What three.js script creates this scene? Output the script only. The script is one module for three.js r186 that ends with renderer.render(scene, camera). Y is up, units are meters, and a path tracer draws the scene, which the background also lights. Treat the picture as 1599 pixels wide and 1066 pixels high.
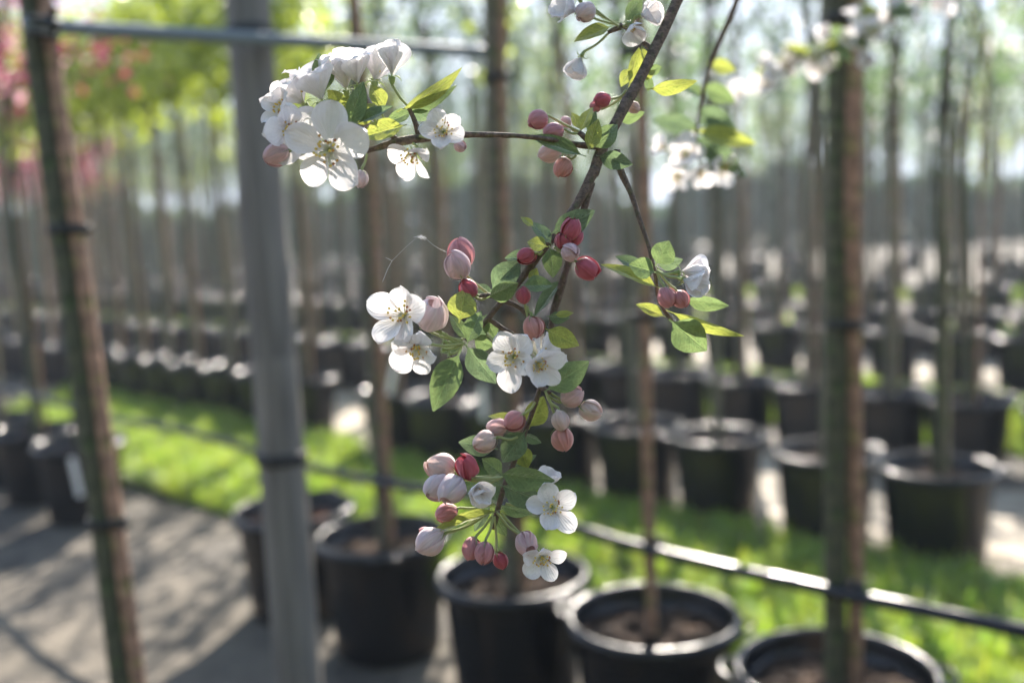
import * as THREE from 'three';
import { mergeGeometries } from 'three/addons/utils/BufferGeometryUtils.js';

// ---------------------------------------------------------------- camera, sky, sun, exposure
const scene = new THREE.Scene();
const camera = new THREE.PerspectiveCamera(37.85, 1.5, 0.05, 400);
camera.position.set(0, 1.28, 0);
camera.rotation.set(-0.1246, 0, -0.041, 'YXZ');
camera.focus = 0.6;
camera.userData.fStop = 3.1;
camera.updateMatrixWorld(true);

const EXPOSURE = 4.1;
const SUN_AZ = 10 * Math.PI / 180, SUN_EL = 33.5 * Math.PI / 180;
const sunDir = new THREE.Vector3(Math.sin(SUN_AZ) * Math.cos(SUN_EL), Math.sin(SUN_EL), -Math.cos(SUN_AZ) * Math.cos(SUN_EL));
{
  const W = 512, H = 256, d = new Float32Array(W * H * 4), v = new THREE.Vector3();
  for (let j = 0; j < H; j++) for (let i = 0; i < W; i++) {
    const el = ((j + 0.5) / H - 0.5) * Math.PI, az = ((i + 0.5) / W - 0.5) * 2 * Math.PI;
    v.set(Math.cos(el) * Math.cos(az), Math.sin(el), Math.cos(el) * Math.sin(az));
    const h = Math.max(0, Math.sin(el)), k = Math.pow(1 - h, 3);
    const g = Math.max(0, v.dot(sunDir)), glow = 0.4 * Math.pow(g, 8) + 1.2 * Math.pow(g, 60);
    const o = (j * W + i) * 4;
    d[o] = 0.09 + 0.2 * k + glow; d[o + 1] = 0.145 + 0.19 * k + glow * 0.98; d[o + 2] = 0.255 + 0.15 * k + glow * 0.94; d[o + 3] = 1;
  }
  const sky = new THREE.DataTexture(d, W, H, THREE.RGBAFormat, THREE.FloatType);
  sky.mapping = THREE.EquirectangularReflectionMapping; sky.magFilter = THREE.LinearFilter; sky.needsUpdate = true;
  scene.background = sky; scene.environment = sky;
}
const sun = new THREE.DirectionalLight(0xfff5e8, 5);
sun.position.copy(sunDir).multiplyScalar(40); sun.castShadow = true;
sun.shadow.mapSize.set(4096, 4096);
Object.assign(sun.shadow.camera, { left: -25, right: 25, top: 25, bottom: -25, near: 1, far: 100 });
scene.add(sun, sun.target);
const renderer = new THREE.WebGLRenderer({ antialias: true });
renderer.toneMapping = THREE.LinearToneMapping;
renderer.toneMappingExposure = EXPOSURE;
renderer.shadowMap.enabled = true;
scene.fog = new THREE.FogExp2(0xdfe9f4, 0.0034);

// ---------------------------------------------------------------- helpers
let seed = 7;
const rnd = () => { seed = (seed + 0x6d2b79f5) | 0; let t = Math.imul(seed ^ (seed >>> 15), 1 | seed); t = (t + Math.imul(t ^ (t >>> 7), 61 | t)) ^ t; return ((t ^ (t >>> 14)) >>> 0) / 4294967296; };
const rr = (a, b) => a + (b - a) * rnd();
const gauss = () => (rnd() + rnd() + rnd() + rnd() - 2) * 0.87;
const V = (x, y, z) => new THREE.Vector3(x, y, z);
const rgb = (r, g, b) => new THREE.Color().setRGB(r, g, b);
const sstep = (a, b, x) => { const t = Math.min(1, Math.max(0, (x - a) / (b - a))); return t * t * (3 - 2 * t); };
// a direction given across, up and towards the viewer of the branch, turned into the world
const fromView = (x, y, z) => V(x, y, z).normalize().applyQuaternion(camera.quaternion);
// a place in the world from where it is seen in the photograph and how far off it stands
const FPX = 1555;
const at = (px, py, d) => V((px - 799.5) / FPX * d, -(py - 533) / FPX * d, -d).applyMatrix4(camera.matrixWorld);

const counts = new Map();
const numbered = (n) => { const k = counts.get(n) ?? 0; counts.set(n, k + 1); return k ? n + '_' + String(k).padStart(3, '0') : n; };
function tag(o, label, category, group, kind) {
  o.userData.label = label; o.userData.category = category;
  if (group) o.userData.group = group;
  if (kind) o.userData.kind = kind;
  return o;
}
function thing(name, label, category, group, x = 0, y = 0, z = 0) {
  const g = new THREE.Group(); g.name = numbered(name); g.position.set(x, y, z);
  tag(g, label, category, group); scene.add(g); return g;
}
function mesh(name, geo, mat, parent) {
  const m = new THREE.Mesh(geo, mat); m.name = name; m.castShadow = m.receiveShadow = true;
  if (parent) parent.add(m); return m;
}
const ORD = ['first', 'second', 'third', 'fourth', 'fifth', 'sixth', 'seventh', 'eighth', 'ninth', 'tenth', 'eleventh', 'twelfth', 'thirteenth', 'fourteenth', 'fifteenth', 'sixteenth', 'seventeenth', 'eighteenth', 'nineteenth', 'twentieth'];

// tileable value noise, octaves
function noiseGrid(n, s) { const g = new Float32Array(n * n); const keep = seed; seed = s; for (let i = 0; i < n * n; i++) g[i] = rnd(); seed = keep; return g; }
const NG = noiseGrid(64, 99);
function vn(x, y, per) {
  const xi = Math.floor(x), yi = Math.floor(y), fx = x - xi, fy = y - yi, sx = fx * fx * (3 - 2 * fx), sy = fy * fy * (3 - 2 * fy);
  const w = (a) => ((a % per) + per) % per, g = (a, b) => NG[(w(b) & 63) * 64 + (w(a) & 63)];
  return (g(xi, yi) * (1 - sx) + g(xi + 1, yi) * sx) * (1 - sy) + (g(xi, yi + 1) * (1 - sx) + g(xi + 1, yi + 1) * sx) * sy;
}
function texture(w, h, f, srgb) {
  const d = new Uint8Array(w * h * 4);
  for (let j = 0; j < h; j++) for (let i = 0; i < w; i++) { const c = f((i + 0.5) / w, (j + 0.5) / h), o = (j * w + i) * 4; for (let k = 0; k < 3; k++) d[o + k] = Math.max(0, Math.min(255, (c.length ? c[k] : c) * 255)); d[o + 3] = 255; }
  const t = new THREE.DataTexture(d, w, h, THREE.RGBAFormat);
  t.wrapS = t.wrapT = THREE.RepeatWrapping; t.magFilter = THREE.LinearFilter; t.minFilter = THREE.LinearMipmapLinearFilter; t.generateMipmaps = true;
  if (srgb) t.colorSpace = THREE.SRGBColorSpace;
  t.needsUpdate = true; return t;
}

// tapered tube through points; radii along it; knobs = relative unevenness
function tube(pts, radii, rad = 8, seg = 24, knobs = 0, kscale = 40) {
  const curve = new THREE.CatmullRomCurve3(pts), fr = curve.computeFrenetFrames(seg, false), len = curve.getLength();
  const pos = [], uv = [], nor = [], idx = [], n = V(0, 0, 0);
  const ph = rnd() * 50;
  for (let i = 0; i <= seg; i++) {
    const t = i / seg, p = curve.getPointAt(t), f = t * (radii.length - 1), a = Math.min(radii.length - 2, Math.floor(f)), r0 = radii[a] + (radii[a + 1] - radii[a]) * (f - a);
    for (let j = 0; j <= rad; j++) {
      const th = j / rad * Math.PI * 2, jj = j % rad;
      const r = r0 * (1 + knobs * (vn(t * len * kscale + ph, jj / rad * 6, 6) * 2 - 1) + knobs * 0.8 * Math.pow(vn(t * len * kscale * 0.35 + ph, 3.3, 64), 4) * 3);
      n.copy(fr.normals[i]).multiplyScalar(Math.cos(th)).addScaledVector(fr.binormals[i], Math.sin(th));
      pos.push(p.x + n.x * r, p.y + n.y * r, p.z + n.z * r); nor.push(n.x, n.y, n.z); uv.push(j / rad * 2 * Math.PI * r0, t * len);
    }
  }
  for (let i = 0; i < seg; i++) for (let j = 0; j < rad; j++) { const a = i * (rad + 1) + j, b = a + rad + 1; idx.push(a, a + 1, b, b, a + 1, b + 1); }
  // end caps
  for (const [i, flip] of [[0, 1], [seg, 0]]) {
    const c = curve.getPointAt(i / seg), k = pos.length / 3, tn = fr.tangents[i];
    pos.push(c.x, c.y, c.z); nor.push(...(flip ? [-tn.x, -tn.y, -tn.z] : [tn.x, tn.y, tn.z])); uv.push(0, 0);
    for (let j = 0; j < rad; j++) { const a = i * (rad + 1) + j; flip ? idx.push(k, a + 1, a) : idx.push(k, a, a + 1); }
  }
  const g = new THREE.BufferGeometry();
  g.setAttribute('position', new THREE.Float32BufferAttribute(pos, 3)); g.setAttribute('normal', new THREE.Float32BufferAttribute(nor, 3)); g.setAttribute('uv', new THREE.Float32BufferAttribute(uv, 2)); g.setIndex(idx);
  if (knobs) g.computeVertexNormals();
  return g;
}
function grid(nu, nv, f) {
  const pos = [], uv = [], idx = [], col = [];
  for (let j = 0; j <= nv; j++) for (let i = 0; i <= nu; i++) { const r = f(i / nu, j / nv); pos.push(r[0], r[1], r[2]); uv.push(i / nu, j / nv); if (r[3] !== undefined) col.push(r[3], r[4], r[5]); }
  for (let j = 0; j < nv; j++) for (let i = 0; i < nu; i++) { const a = j * (nu + 1) + i, b = a + nu + 1; idx.push(a, a + 1, b, b, a + 1, b + 1); }
  const g = new THREE.BufferGeometry();
  g.setAttribute('position', new THREE.Float32BufferAttribute(pos, 3)); g.setAttribute('uv', new THREE.Float32BufferAttribute(uv, 2));
  if (col.length) g.setAttribute('color', new THREE.Float32BufferAttribute(col, 3));
  g.setIndex(idx); g.computeVertexNormals(); return g;
}

// ---------------------------------------------------------------- materials
const std = (o) => new THREE.MeshStandardMaterial(o);
const phy = (o) => new THREE.MeshPhysicalMaterial({ side: THREE.DoubleSide, ...o });
const groundTex = texture(1024, 1024, (u, v) => {
  const a = vn(u * 8, v * 8, 8), b = vn(u * 31 + 5, v * 31, 31), c = vn(u * 64 + 9, v * 64, 64), e = vn(u * 64 * 4, v * 64 * 4, 256);
  const t = 0.42 * a + 0.26 * b + 0.16 * c + 0.16 * e, s = sstep(0.62, 0.8, vn(u * 16 + 3, v * 16 + 7, 16)) * 0.16;
  const k = 0.42 + t * 0.36 - s; return [k * 1.06, k * 0.99, k * 0.87];
}, true);
const groundBump = texture(1024, 1024, (u, v) => 0.45 * vn(u * 64, v * 64, 64) + 0.35 * vn(u * 192, v * 192, 192) + 0.2 * vn(u * 12, v * 12, 12));
const barkTex = texture(256, 512, (u, v) => {
  const a = vn(u * 8, v * 24, 8), b = vn(u * 32, v * 60 + 3, 32), m = sstep(0.5, 0.75, vn(u * 4 + 1, v * 7 + 2, 4));
  const k = 0.55 + 0.3 * a + 0.25 * b; return [k * (1 - 0.12 * m), k, k * (1 - 0.18 * m)];
}, true);
const barkBump = texture(256, 512, (u, v) => 0.6 * vn(u * 16, v * 40, 16) + 0.4 * vn(u * 48, v * 12, 48));
const woodTex = texture(256, 512, (u, v) => { const k = 0.62 + 0.24 * vn(u * 40, v * 3, 40) + 0.18 * vn(u * 12, v * 9, 12); return [k, k * 0.97, k * 0.93]; }, true);
const woodBump = texture(256, 512, (u, v) => 0.7 * vn(u * 48, v * 4, 48) + 0.3 * vn(u * 20, v * 2 + 4, 20));
const petalTex = texture(128, 128, (u, v) => {
  const x = (u - 0.5) / (0.25 + v * 0.8), vein = Math.pow(Math.abs(Math.sin(x * 34 + Math.sin(v * 6) * 0.5)), 8), k = 0.985 - 0.02 * vein * (1 - 0.5 * v) - 0.02 * vn(u * 12, v * 12, 12);
  return [k, k * 0.99, k * 0.99];
}, true);
const petalBump = texture(128, 128, (u, v) => { const x = (u - 0.5) / (0.25 + v * 0.8); return 0.5 + 0.09 * Math.sin(x * 34 + Math.sin(v * 6) * 0.5) + 0.4 * (vn(u * 9, v * 7, 9) - 0.5); });
const budTex = texture(128, 128, (u, v) => { const k = 0.9 + 0.1 * vn(u * 9, v * 4, 9) - 0.08 * vn(u * 24, v * 3 + 5, 24); return [k, k - 0.05 * vn(u * 5 + 3, v * 5, 5), k - 0.04 * vn(u * 5 + 3, v * 5, 5)]; }, true);
const budBump = texture(128, 128, (u, v) => 0.5 * vn(u * 14, v * 3, 14) + 0.5 * vn(u * 6, v * 6 + 2, 6));
const veinAt = (u, v) => { // lighter midrib and side veins of a leaf
  const x = Math.abs(u - 0.5) * 2, mid = Math.exp(-Math.pow(x / 0.045, 2)), s = (v * 9 - x * 2.2), f = Math.abs(s - Math.round(s)), side = Math.exp(-Math.pow(f / 0.07, 2)) * (1 - x * 0.7);
  const n = vn(u * 18, v * 30, 18); return [Math.max(mid, side * 0.55), n];
};
const leafTex = texture(128, 256, (u, v) => { const [m, n] = veinAt(u, v), b = vn(u * 5 + 2, v * 7, 5), k = 0.72 + 0.16 * n + 0.14 * b; return [k + m * 0.22 + b * 0.05, k + m * 0.15, k + m * 0.16]; }, true);
const leafBump = texture(128, 256, (u, v) => { const [m, n] = veinAt(u, v); return 0.6 - 0.45 * m + 0.25 * n; });

const M = {};
M.ground = std({ map: groundTex, bumpMap: groundBump, bumpScale: 0.008, roughness: 0.85, color: rgb(0.27, 0.262, 0.25) });
M.turf = std({ map: groundTex, color: rgb(0.24, 0.3, 0.1), roughness: 1, bumpMap: groundBump, bumpScale: 0.03 });
M.pot = std({ color: rgb(0.0045, 0.0055, 0.0075), roughness: 0.25, bumpMap: groundBump, bumpScale: 0.0004 });
M.soil = [std({ map: groundTex, color: rgb(0.16, 0.105, 0.075), roughness: 1, bumpMap: groundBump, bumpScale: 0.02 }), std({ map: groundTex, color: rgb(0.34, 0.17, 0.12), roughness: 1, bumpMap: groundBump, bumpScale: 0.02 })];
for (const k of ['trunk', 'trunk2', 'cane', 'twig', 'canePale']) M[k] = std({ map: barkTex, bumpMap: barkBump, bumpScale: 0.002, roughness: 0.8 });
const scaled = (t, a, b) => { const c = t.clone(); c.repeat.set(a, b); c.needsUpdate = true; return c; };
for (const k of ['trunk', 'trunk2', 'cane', 'canePale']) { M[k].map = scaled(barkTex, 8, 4); M[k].bumpMap = scaled(barkBump, 8, 4); }
M.twig.map = scaled(barkTex, 60, 30); M.twig.bumpMap = scaled(barkBump, 60, 30); M.twig.bumpScale = 0.0005;
M.trunk.color = rgb(0.115, 0.112, 0.06); M.trunk2.color = rgb(0.21, 0.185, 0.13); M.cane.color = rgb(0.46, 0.26, 0.165); M.canePale.color = rgb(0.42, 0.33, 0.22); M.twig.color = rgb(0.2, 0.14, 0.11);
M.post = std({ map: scaled(woodTex, 3.2, 1), bumpMap: scaled(woodBump, 3.2, 1), bumpScale: 0.004, color: rgb(0.25, 0.245, 0.235), roughness: 0.75 });
M.pipe = std({ color: rgb(0.006, 0.007, 0.009), roughness: 0.24, bumpMap: groundBump, bumpScale: 0.0004 });
M.pipeGrey = std({ color: rgb(0.16, 0.2, 0.22), roughness: 0.4 });
M.tie = std({ color: rgb(0.02, 0.02, 0.021), roughness: 0.6 });
M.label = phy({ color: rgb(0.8, 0.8, 0.8), roughness: 0.5, transmission: 0.2, thickness: 0 });
const thin = (c, t, extra) => phy({ color: c, transmission: t, thickness: 0, roughness: 0.9, ...extra });
M.petal = thin(rgb(0.9, 0.895, 0.9), 0.42, { map: petalTex, bumpMap: petalBump, bumpScale: 0.0008, vertexColors: true, roughness: 1, clearcoat: 0.25, clearcoatRoughness: 0.4 });
M.bud = {};
for (const [k, c] of Object.entries({ deep: [0.6, 0.15, 0.2], pink: [0.74, 0.4, 0.42], pale: [0.82, 0.68, 0.68], cream: [0.85, 0.79, 0.71], white: [0.88, 0.87, 0.86], salmon: [0.77, 0.44, 0.38] })) M.bud[k] = thin(rgb(...c), 0.3, { map: budTex, bumpMap: budBump, bumpScale: 0.0008, vertexColors: true, roughness: 1, clearcoat: 0.3, clearcoatRoughness: 0.45 });
M.leaf = [[0.16, 0.25, 0.12], [0.21, 0.32, 0.115], [0.42, 0.5, 0.1]].map((c) => thin(rgb(...c), 0.46, { map: leafTex, bumpMap: leafBump, bumpScale: 0.001, roughness: 1, clearcoat: 0.55, clearcoatRoughness: 0.38 }));
M.sepal = thin(rgb(0.32, 0.4, 0.16), 0.25, { roughness: 0.8 });
M.pedicel = std({ color: rgb(0.34, 0.38, 0.17), roughness: 0.7 });
M.stamens = std({ vertexColors: true, roughness: 0.7 });
M.silk = phy({ color: rgb(0.85, 0.85, 0.85), roughness: 0.5, transmission: 0.3, thickness: 0 });
const crownMat = (r, g, b, t = 0.5) => thin(rgb(r, g, b), t, { roughness: 1, clearcoat: 0.6, clearcoatRoughness: 0.3 });
M.crown = { lime: crownMat(0.38, 0.46, 0.04, 0.55), mid: crownMat(0.12, 0.2, 0.075), grey: crownMat(0.14, 0.2, 0.14), red: crownMat(0.3, 0.045, 0.09, 0.45), apple: crownMat(0.17, 0.29, 0.07), blossom: crownMat(0.86, 0.85, 0.84, 0.4), pinkBlossom: crownMat(0.75, 0.4, 0.48, 0.4) };
M.grass = thin(rgb(0.3, 0.43, 0.04), 0.5, { roughness: 1, clearcoat: 0.4, clearcoatRoughness: 0.4 });

// ---------------------------------------------------------------- ground
const lie = (g) => g.rotateX(-Math.PI / 2);
{
  const g = lie(new THREE.PlaneGeometry(300, 300, 1, 1)); const uv = g.attributes.uv;
  for (let i = 0; i < uv.count; i++) uv.setXY(i, uv.getX(i) * 150, uv.getY(i) * 150);
  const o = mesh('ground', g, M.ground, scene); o.position.z = -100;
  tag(o, 'pale sandy gravel ground of the nursery between pots', 'ground', null, 'structure');
}
M.path = std({ map: groundTex, bumpMap: groundBump, bumpScale: 0.01, roughness: 0.75, color: rgb(0.95, 0.93, 0.9) });
// the rows of pots run obliquely: depth = c - SLOPE * x
const SLOPE = 0.958, RL = Math.hypot(1, SLOPE);
const rowPoint = (c, x) => [x, -(c - SLOPE * x)];
const inSight = (x, z, m = 0.6) => -z > 0.3 && Math.abs(x) < 0.535 * -z + m;
// tufts of grass in strips along the rows
const tuftGeo = (() => {
  const pos = [], idx = [];
  for (let b = 0; b < 9; b++) {
    const a = rr(0, 6.28), lean = rr(0.1, 0.75), h = rr(0.45, 1), w = rr(0.03, 0.05), ox = gauss() * 0.12, oz = gauss() * 0.12, ca = Math.cos(a), sa = Math.sin(a), k = pos.length / 3;
    for (const [t, ww] of [[0, 1], [0.55, 0.8], [1, 0]]) { const y = h * t * (1 - 0.25 * lean * t), o = h * lean * t * t; for (const s of ww ? [-1, 1] : [0]) pos.push(ox + ca * o - sa * w * ww * s, y, oz + sa * o + ca * w * ww * s); }
    idx.push(k, k + 1, k + 2, k + 2, k + 1, k + 3, k + 2, k + 3, k + 4);
  }
  const g = new THREE.BufferGeometry(); g.setAttribute('position', new THREE.Float32BufferAttribute(pos, 3)); g.setIndex(idx); g.computeVertexNormals(); return g;
})();
function grassStrip(c0, c1, x0, x1, n, label) {
  const s = new THREE.Shape(), K = 60, edge = (c, x, k) => { const [X, Z] = rowPoint(c + 0.12 * (vn(x * 2.1 + k * 9, k * 3.7, 64) - 0.5), x); return [X, -Z]; };
  for (let i = 0; i <= K; i++) { const [a, b] = edge(c0, x0 + (x1 - x0) * i / K, 1); i ? s.lineTo(a, b) : s.moveTo(a, b); }
  for (let i = K; i >= 0; i--) s.lineTo(...edge(c1, x0 + (x1 - x0) * i / K, 2));
  const strip = mesh(numbered('grass_strip'), lie(new THREE.ShapeGeometry(s)), M.turf, scene); strip.position.y = 0.005;
  tag(strip, 'mossy soil under ' + label, 'ground', null, 'structure');
  const im = new THREE.InstancedMesh(tuftGeo, M.grass, n), m = new THREE.Matrix4(), q = new THREE.Quaternion(), col = rgb(1, 1, 1);
  let k = 0;
  for (let tries = 0; k < n && tries < n * 6; tries++) {
    const x = rr(x0, x1), c = c0 + (c1 - c0) * (0.5 + 0.56 * (rnd() * 2 - 1)), [X, Z] = rowPoint(c, x);
    const den = vn(x * 3 + 11, c * 3, 64) * 0.7 + vn(x * 9, c * 9 + 4, 64) * 0.3;
    if (!inSight(X, Z, 0.3) || den < 0.28 * rnd() + 0.12) continue;
    const h = rr(0.06, 0.13) * (0.65 + 0.7 * den);
    m.compose(V(X, 0.004, Z), q.setFromAxisAngle(V(0, 1, 0), rnd() * 6.28), V(h * rr(1, 1.5), h, h * rr(1, 1.5)));
    im.setMatrixAt(k, m); const d = rr(0.75, 1.25); im.setColorAt(k, col.setRGB(d * rr(0.85, 1.25), d, d * rr(0.7, 1.2))); k++;
  }
  im.count = k; im.name = numbered('grass'); im.castShadow = im.receiveShadow = true;
  tag(im, label, 'grass', null, 'stuff'); scene.add(im);
}
function pathStrip(c0, c1, x0, x1, label) {
  const s = new THREE.Shape(), K = 60, edge = (c, x, k) => { const [X, Z] = rowPoint(c + 0.16 * (vn(x * 1.7 + k * 9, k * 3.7, 64) - 0.5), x); return [X, -Z]; };
  for (let i = 0; i <= K; i++) { const [a, b] = edge(c0, x0 + (x1 - x0) * i / K, 1); i ? s.lineTo(a, b) : s.moveTo(a, b); }
  for (let i = K; i >= 0; i--) s.lineTo(...edge(c1, x0 + (x1 - x0) * i / K, 2));
  const o = mesh(numbered('gravel_path'), lie(new THREE.ShapeGeometry(s)), M.path, scene), uv = o.geometry.attributes.uv; o.position.y = 0.004;
  for (let i = 0; i < uv.count; i++) uv.setXY(i, uv.getX(i) * 0.5, uv.getY(i) * 0.5);
  tag(o, label, 'path', null, 'structure');
}
pathStrip(5.05, 6.35, -7.5, 2.8, 'pale gravel path between the second and third rows');
pathStrip(10.1, 11.3, -11, 4.3, 'pale gravel path between the fourth and fifth rows');
pathStrip(15.2, 16.4, -9, 6.2, 'pale gravel path between the sixth and seventh rows');
grassStrip(3.15, 4.55, -3.6, 1.75, 9000, 'bright green grass strip behind the front row of pots');
grassStrip(7.2, 9.0, -9, 3.6, 7000, 'sunlit grass strip between the third and fourth rows');
grassStrip(12.6, 14.2, -9, 5.5, 5000, 'far grass strip beyond the fifth row of pots');
grassStrip(17.6, 19.4, -6, 7.2, 4000, 'thin line of grass near the far end of the nursery');

// ---------------------------------------------------------------- potted trees
function potGeo(seg) {
  const p = [[0.001, 0.004], [0.15, 0.004], [0.156, 0.012], [0.163, 0.1], [0.172, 0.2], [0.181, 0.312], [0.184, 0.319], [0.196, 0.321], [0.203, 0.329], [0.206, 0.341], [0.203, 0.352], [0.196, 0.359], [0.188, 0.359], [0.182, 0.352], [0.179, 0.335], [0.176, 0.28], [0.001, 0.278]];
  return new THREE.LatheGeometry(p.map(([x, y]) => new THREE.Vector2(x, y)), seg);
}
const potNear = potGeo(56), potFar = potGeo(22);
const handleGeo = (() => { const l = tube([V(0.196, 0.345, -0.05), V(0.222, 0.35, -0.03), V(0.222, 0.35, 0.03), V(0.196, 0.345, 0.05)], [0.006, 0.006], 7, 10); const r = l.clone().rotateY(Math.PI); return [l, r]; })();
const soilGeo = [0, 1, 2].map((s) => {
  const g = grid(28, 12, (u, v) => { const a = u * Math.PI * 2, r = v * 0.182, x = Math.cos(a) * r, z = -Math.sin(a) * r; return [x, 0.292 + 0.02 * (vn(Math.cos(a) * v * 5 + s * 9 + 8, Math.sin(a) * v * 5 + 8, 64)) + 0.014 * (vn(x * 90 + 30, z * 90 + 30 + s * 7, 64) - 0.5) + 0.012 * (1 - v), z]; });
  const uv = g.attributes.uv, p = g.attributes.position; for (let i = 0; i < uv.count; i++) uv.setXY(i, p.getX(i) * 1.5 + s * 0.3, p.getZ(i) * 1.5); return g;
});
// loose bark pieces lying on the soil
const chipGeo = new THREE.DodecahedronGeometry(1, 0);
function chips(parent, mat, n) {
  const parts = [], m = new THREE.Matrix4();
  for (let i = 0; i < n; i++) { const a = rr(0, 6.28), r = Math.sqrt(rnd()) * 0.165, s = rr(0.004, 0.011); parts.push(chipGeo.clone().applyMatrix4(m.compose(V(Math.cos(a) * r, 0.31, Math.sin(a) * r), new THREE.Quaternion().setFromEuler(new THREE.Euler(rnd() * 6, rnd() * 6, rnd() * 6)), V(s * 1.8, s * 0.6, s)))); }
  const o = mesh('bark_mulch', mergeGeometries(parts), mat, parent); o.userData.kind = 'stuff';
}
const stemPath = (h, sway, ph) => Array.from({ length: 7 }, (_, i) => V(Math.sin(i * 1.3 + ph) * sway * i / 6, 0.29 + (h - 0.29) * i / 6, Math.cos(i * 1.7 + ph) * sway * i / 6));
const stemVar = [0, 1, 2, 3].map((k) => tube(stemPath(2.5, 0.03, k * 2.1), [0.021, 0.019, 0.018, 0.016, 0.012], 8, 24, 0.07, 30));
const caneVar = [0, 1].map((k) => tube(stemPath(2.05, 0.012, k * 3 + 1), [0.0105, 0.0105, 0.009], 7, 16, 0.06, 25));
const tieGeo = new THREE.TorusGeometry(0.027, 0.003, 6, 18).rotateX(Math.PI / 2).scale(1.3, 3.2, 0.9);
// crowns: limbs set with small folded leaves
function crownGeo(n, r, y0, y1, size, limbs, droop = 0) {
  const pos = [], idx = [], wood = [];
  const L = [];
  for (let i = 0; i < limbs; i++) {
    const a = i * 2.4 + rr(-0.4, 0.4), b = y0 + (y1 - y0) * 0.55 * (i / limbs) , e = y0 + (y1 - y0) * (0.25 + 0.75 * (i + 0.5) / limbs) - droop * rnd(), rad = r * rr(0.65, 1.1) * (1 - 0.45 * i / limbs);
    const A = V(0, b, 0), C = V(Math.cos(a) * rad, e, Math.sin(a) * rad), B = A.clone().lerp(C, 0.5).add(V(0, 0.12 + droop * 0.3, 0));
    L.push([A, B, C]); wood.push(tube([A, B, C], [0.009, 0.006, 0.003], 4, 5));
  }
  const p = V(0, 0, 0), ax = V(0, 0, 0), sd = V(0, 0, 0), up = V(0, 0, 0);
  for (let i = 0; i < n; i++) {
    const [A, B, C] = L[Math.floor(rnd() * limbs)], t = Math.pow(rnd(), 0.7), sp = 0.05 + 0.11 * t;
    p.copy(A).multiplyScalar((1 - t) * (1 - t)).addScaledVector(B, 2 * t * (1 - t)).addScaledVector(C, t * t).add(V(gauss() * sp, gauss() * sp, gauss() * sp));
    ax.set(gauss(), gauss() - 0.35, gauss()).normalize(); sd.set(gauss(), gauss(), gauss()).cross(ax).normalize(); up.crossVectors(ax, sd);
    const l = size * rr(0.65, 1.25), w = l * rr(0.28, 0.4), k = pos.length / 3;
    const put = (f, s, h) => pos.push(p.x + ax.x * l * f + sd.x * w * s + up.x * h * l, p.y + ax.y * l * f + sd.y * w * s + up.y * h * l, p.z + ax.z * l * f + sd.z * w * s + up.z * h * l);
    put(0, 0, 0); put(0.35, 1, 0.12); put(0.35, -1, 0.12); put(0.7, 0.75, 0.1); put(0.7, -0.75, 0.1); put(1, 0, -0.06);
    idx.push(k, k + 1, k + 2, k + 1, k + 3, k + 2, k + 2, k + 3, k + 4, k + 3, k + 5, k + 4);
  }
  const g = new THREE.BufferGeometry(); g.setAttribute('position', new THREE.Float32BufferAttribute(pos, 3)); g.setIndex(idx); g.computeVertexNormals();
  return { leaves: g, limbs: mergeGeometries(wood) };
}
const crowns = [crownGeo(230, 0.42, 1.95, 3.1, 0.055, 9), crownGeo(190, 0.38, 2.05, 3.0, 0.055, 8), crownGeo(250, 0.42, 1.9, 3.2, 0.05, 9)];
const crownsLow = [crownGeo(220, 0.45, 1.75, 2.9, 0.05, 9, 0.3), crownGeo(190, 0.42, 1.85, 2.9, 0.05, 8, 0.25)];
const crownSparse = crownGeo(70, 0.45, 2.0, 3.0, 0.05, 7), blossomSparse = crownGeo(45, 0.45, 2.0, 3.0, 0.04, 7);
const crownLush = [crownGeo(800, 0.5, 1.95, 3.1, 0.075, 10), crownGeo(700, 0.48, 2.0, 3.1, 0.075, 10)];
const blossomGeo = [crownGeo(130, 0.45, 1.8, 2.9, 0.04, 9, 0.3), crownGeo(110, 0.42, 1.9, 2.9, 0.04, 8, 0.25)];

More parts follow.
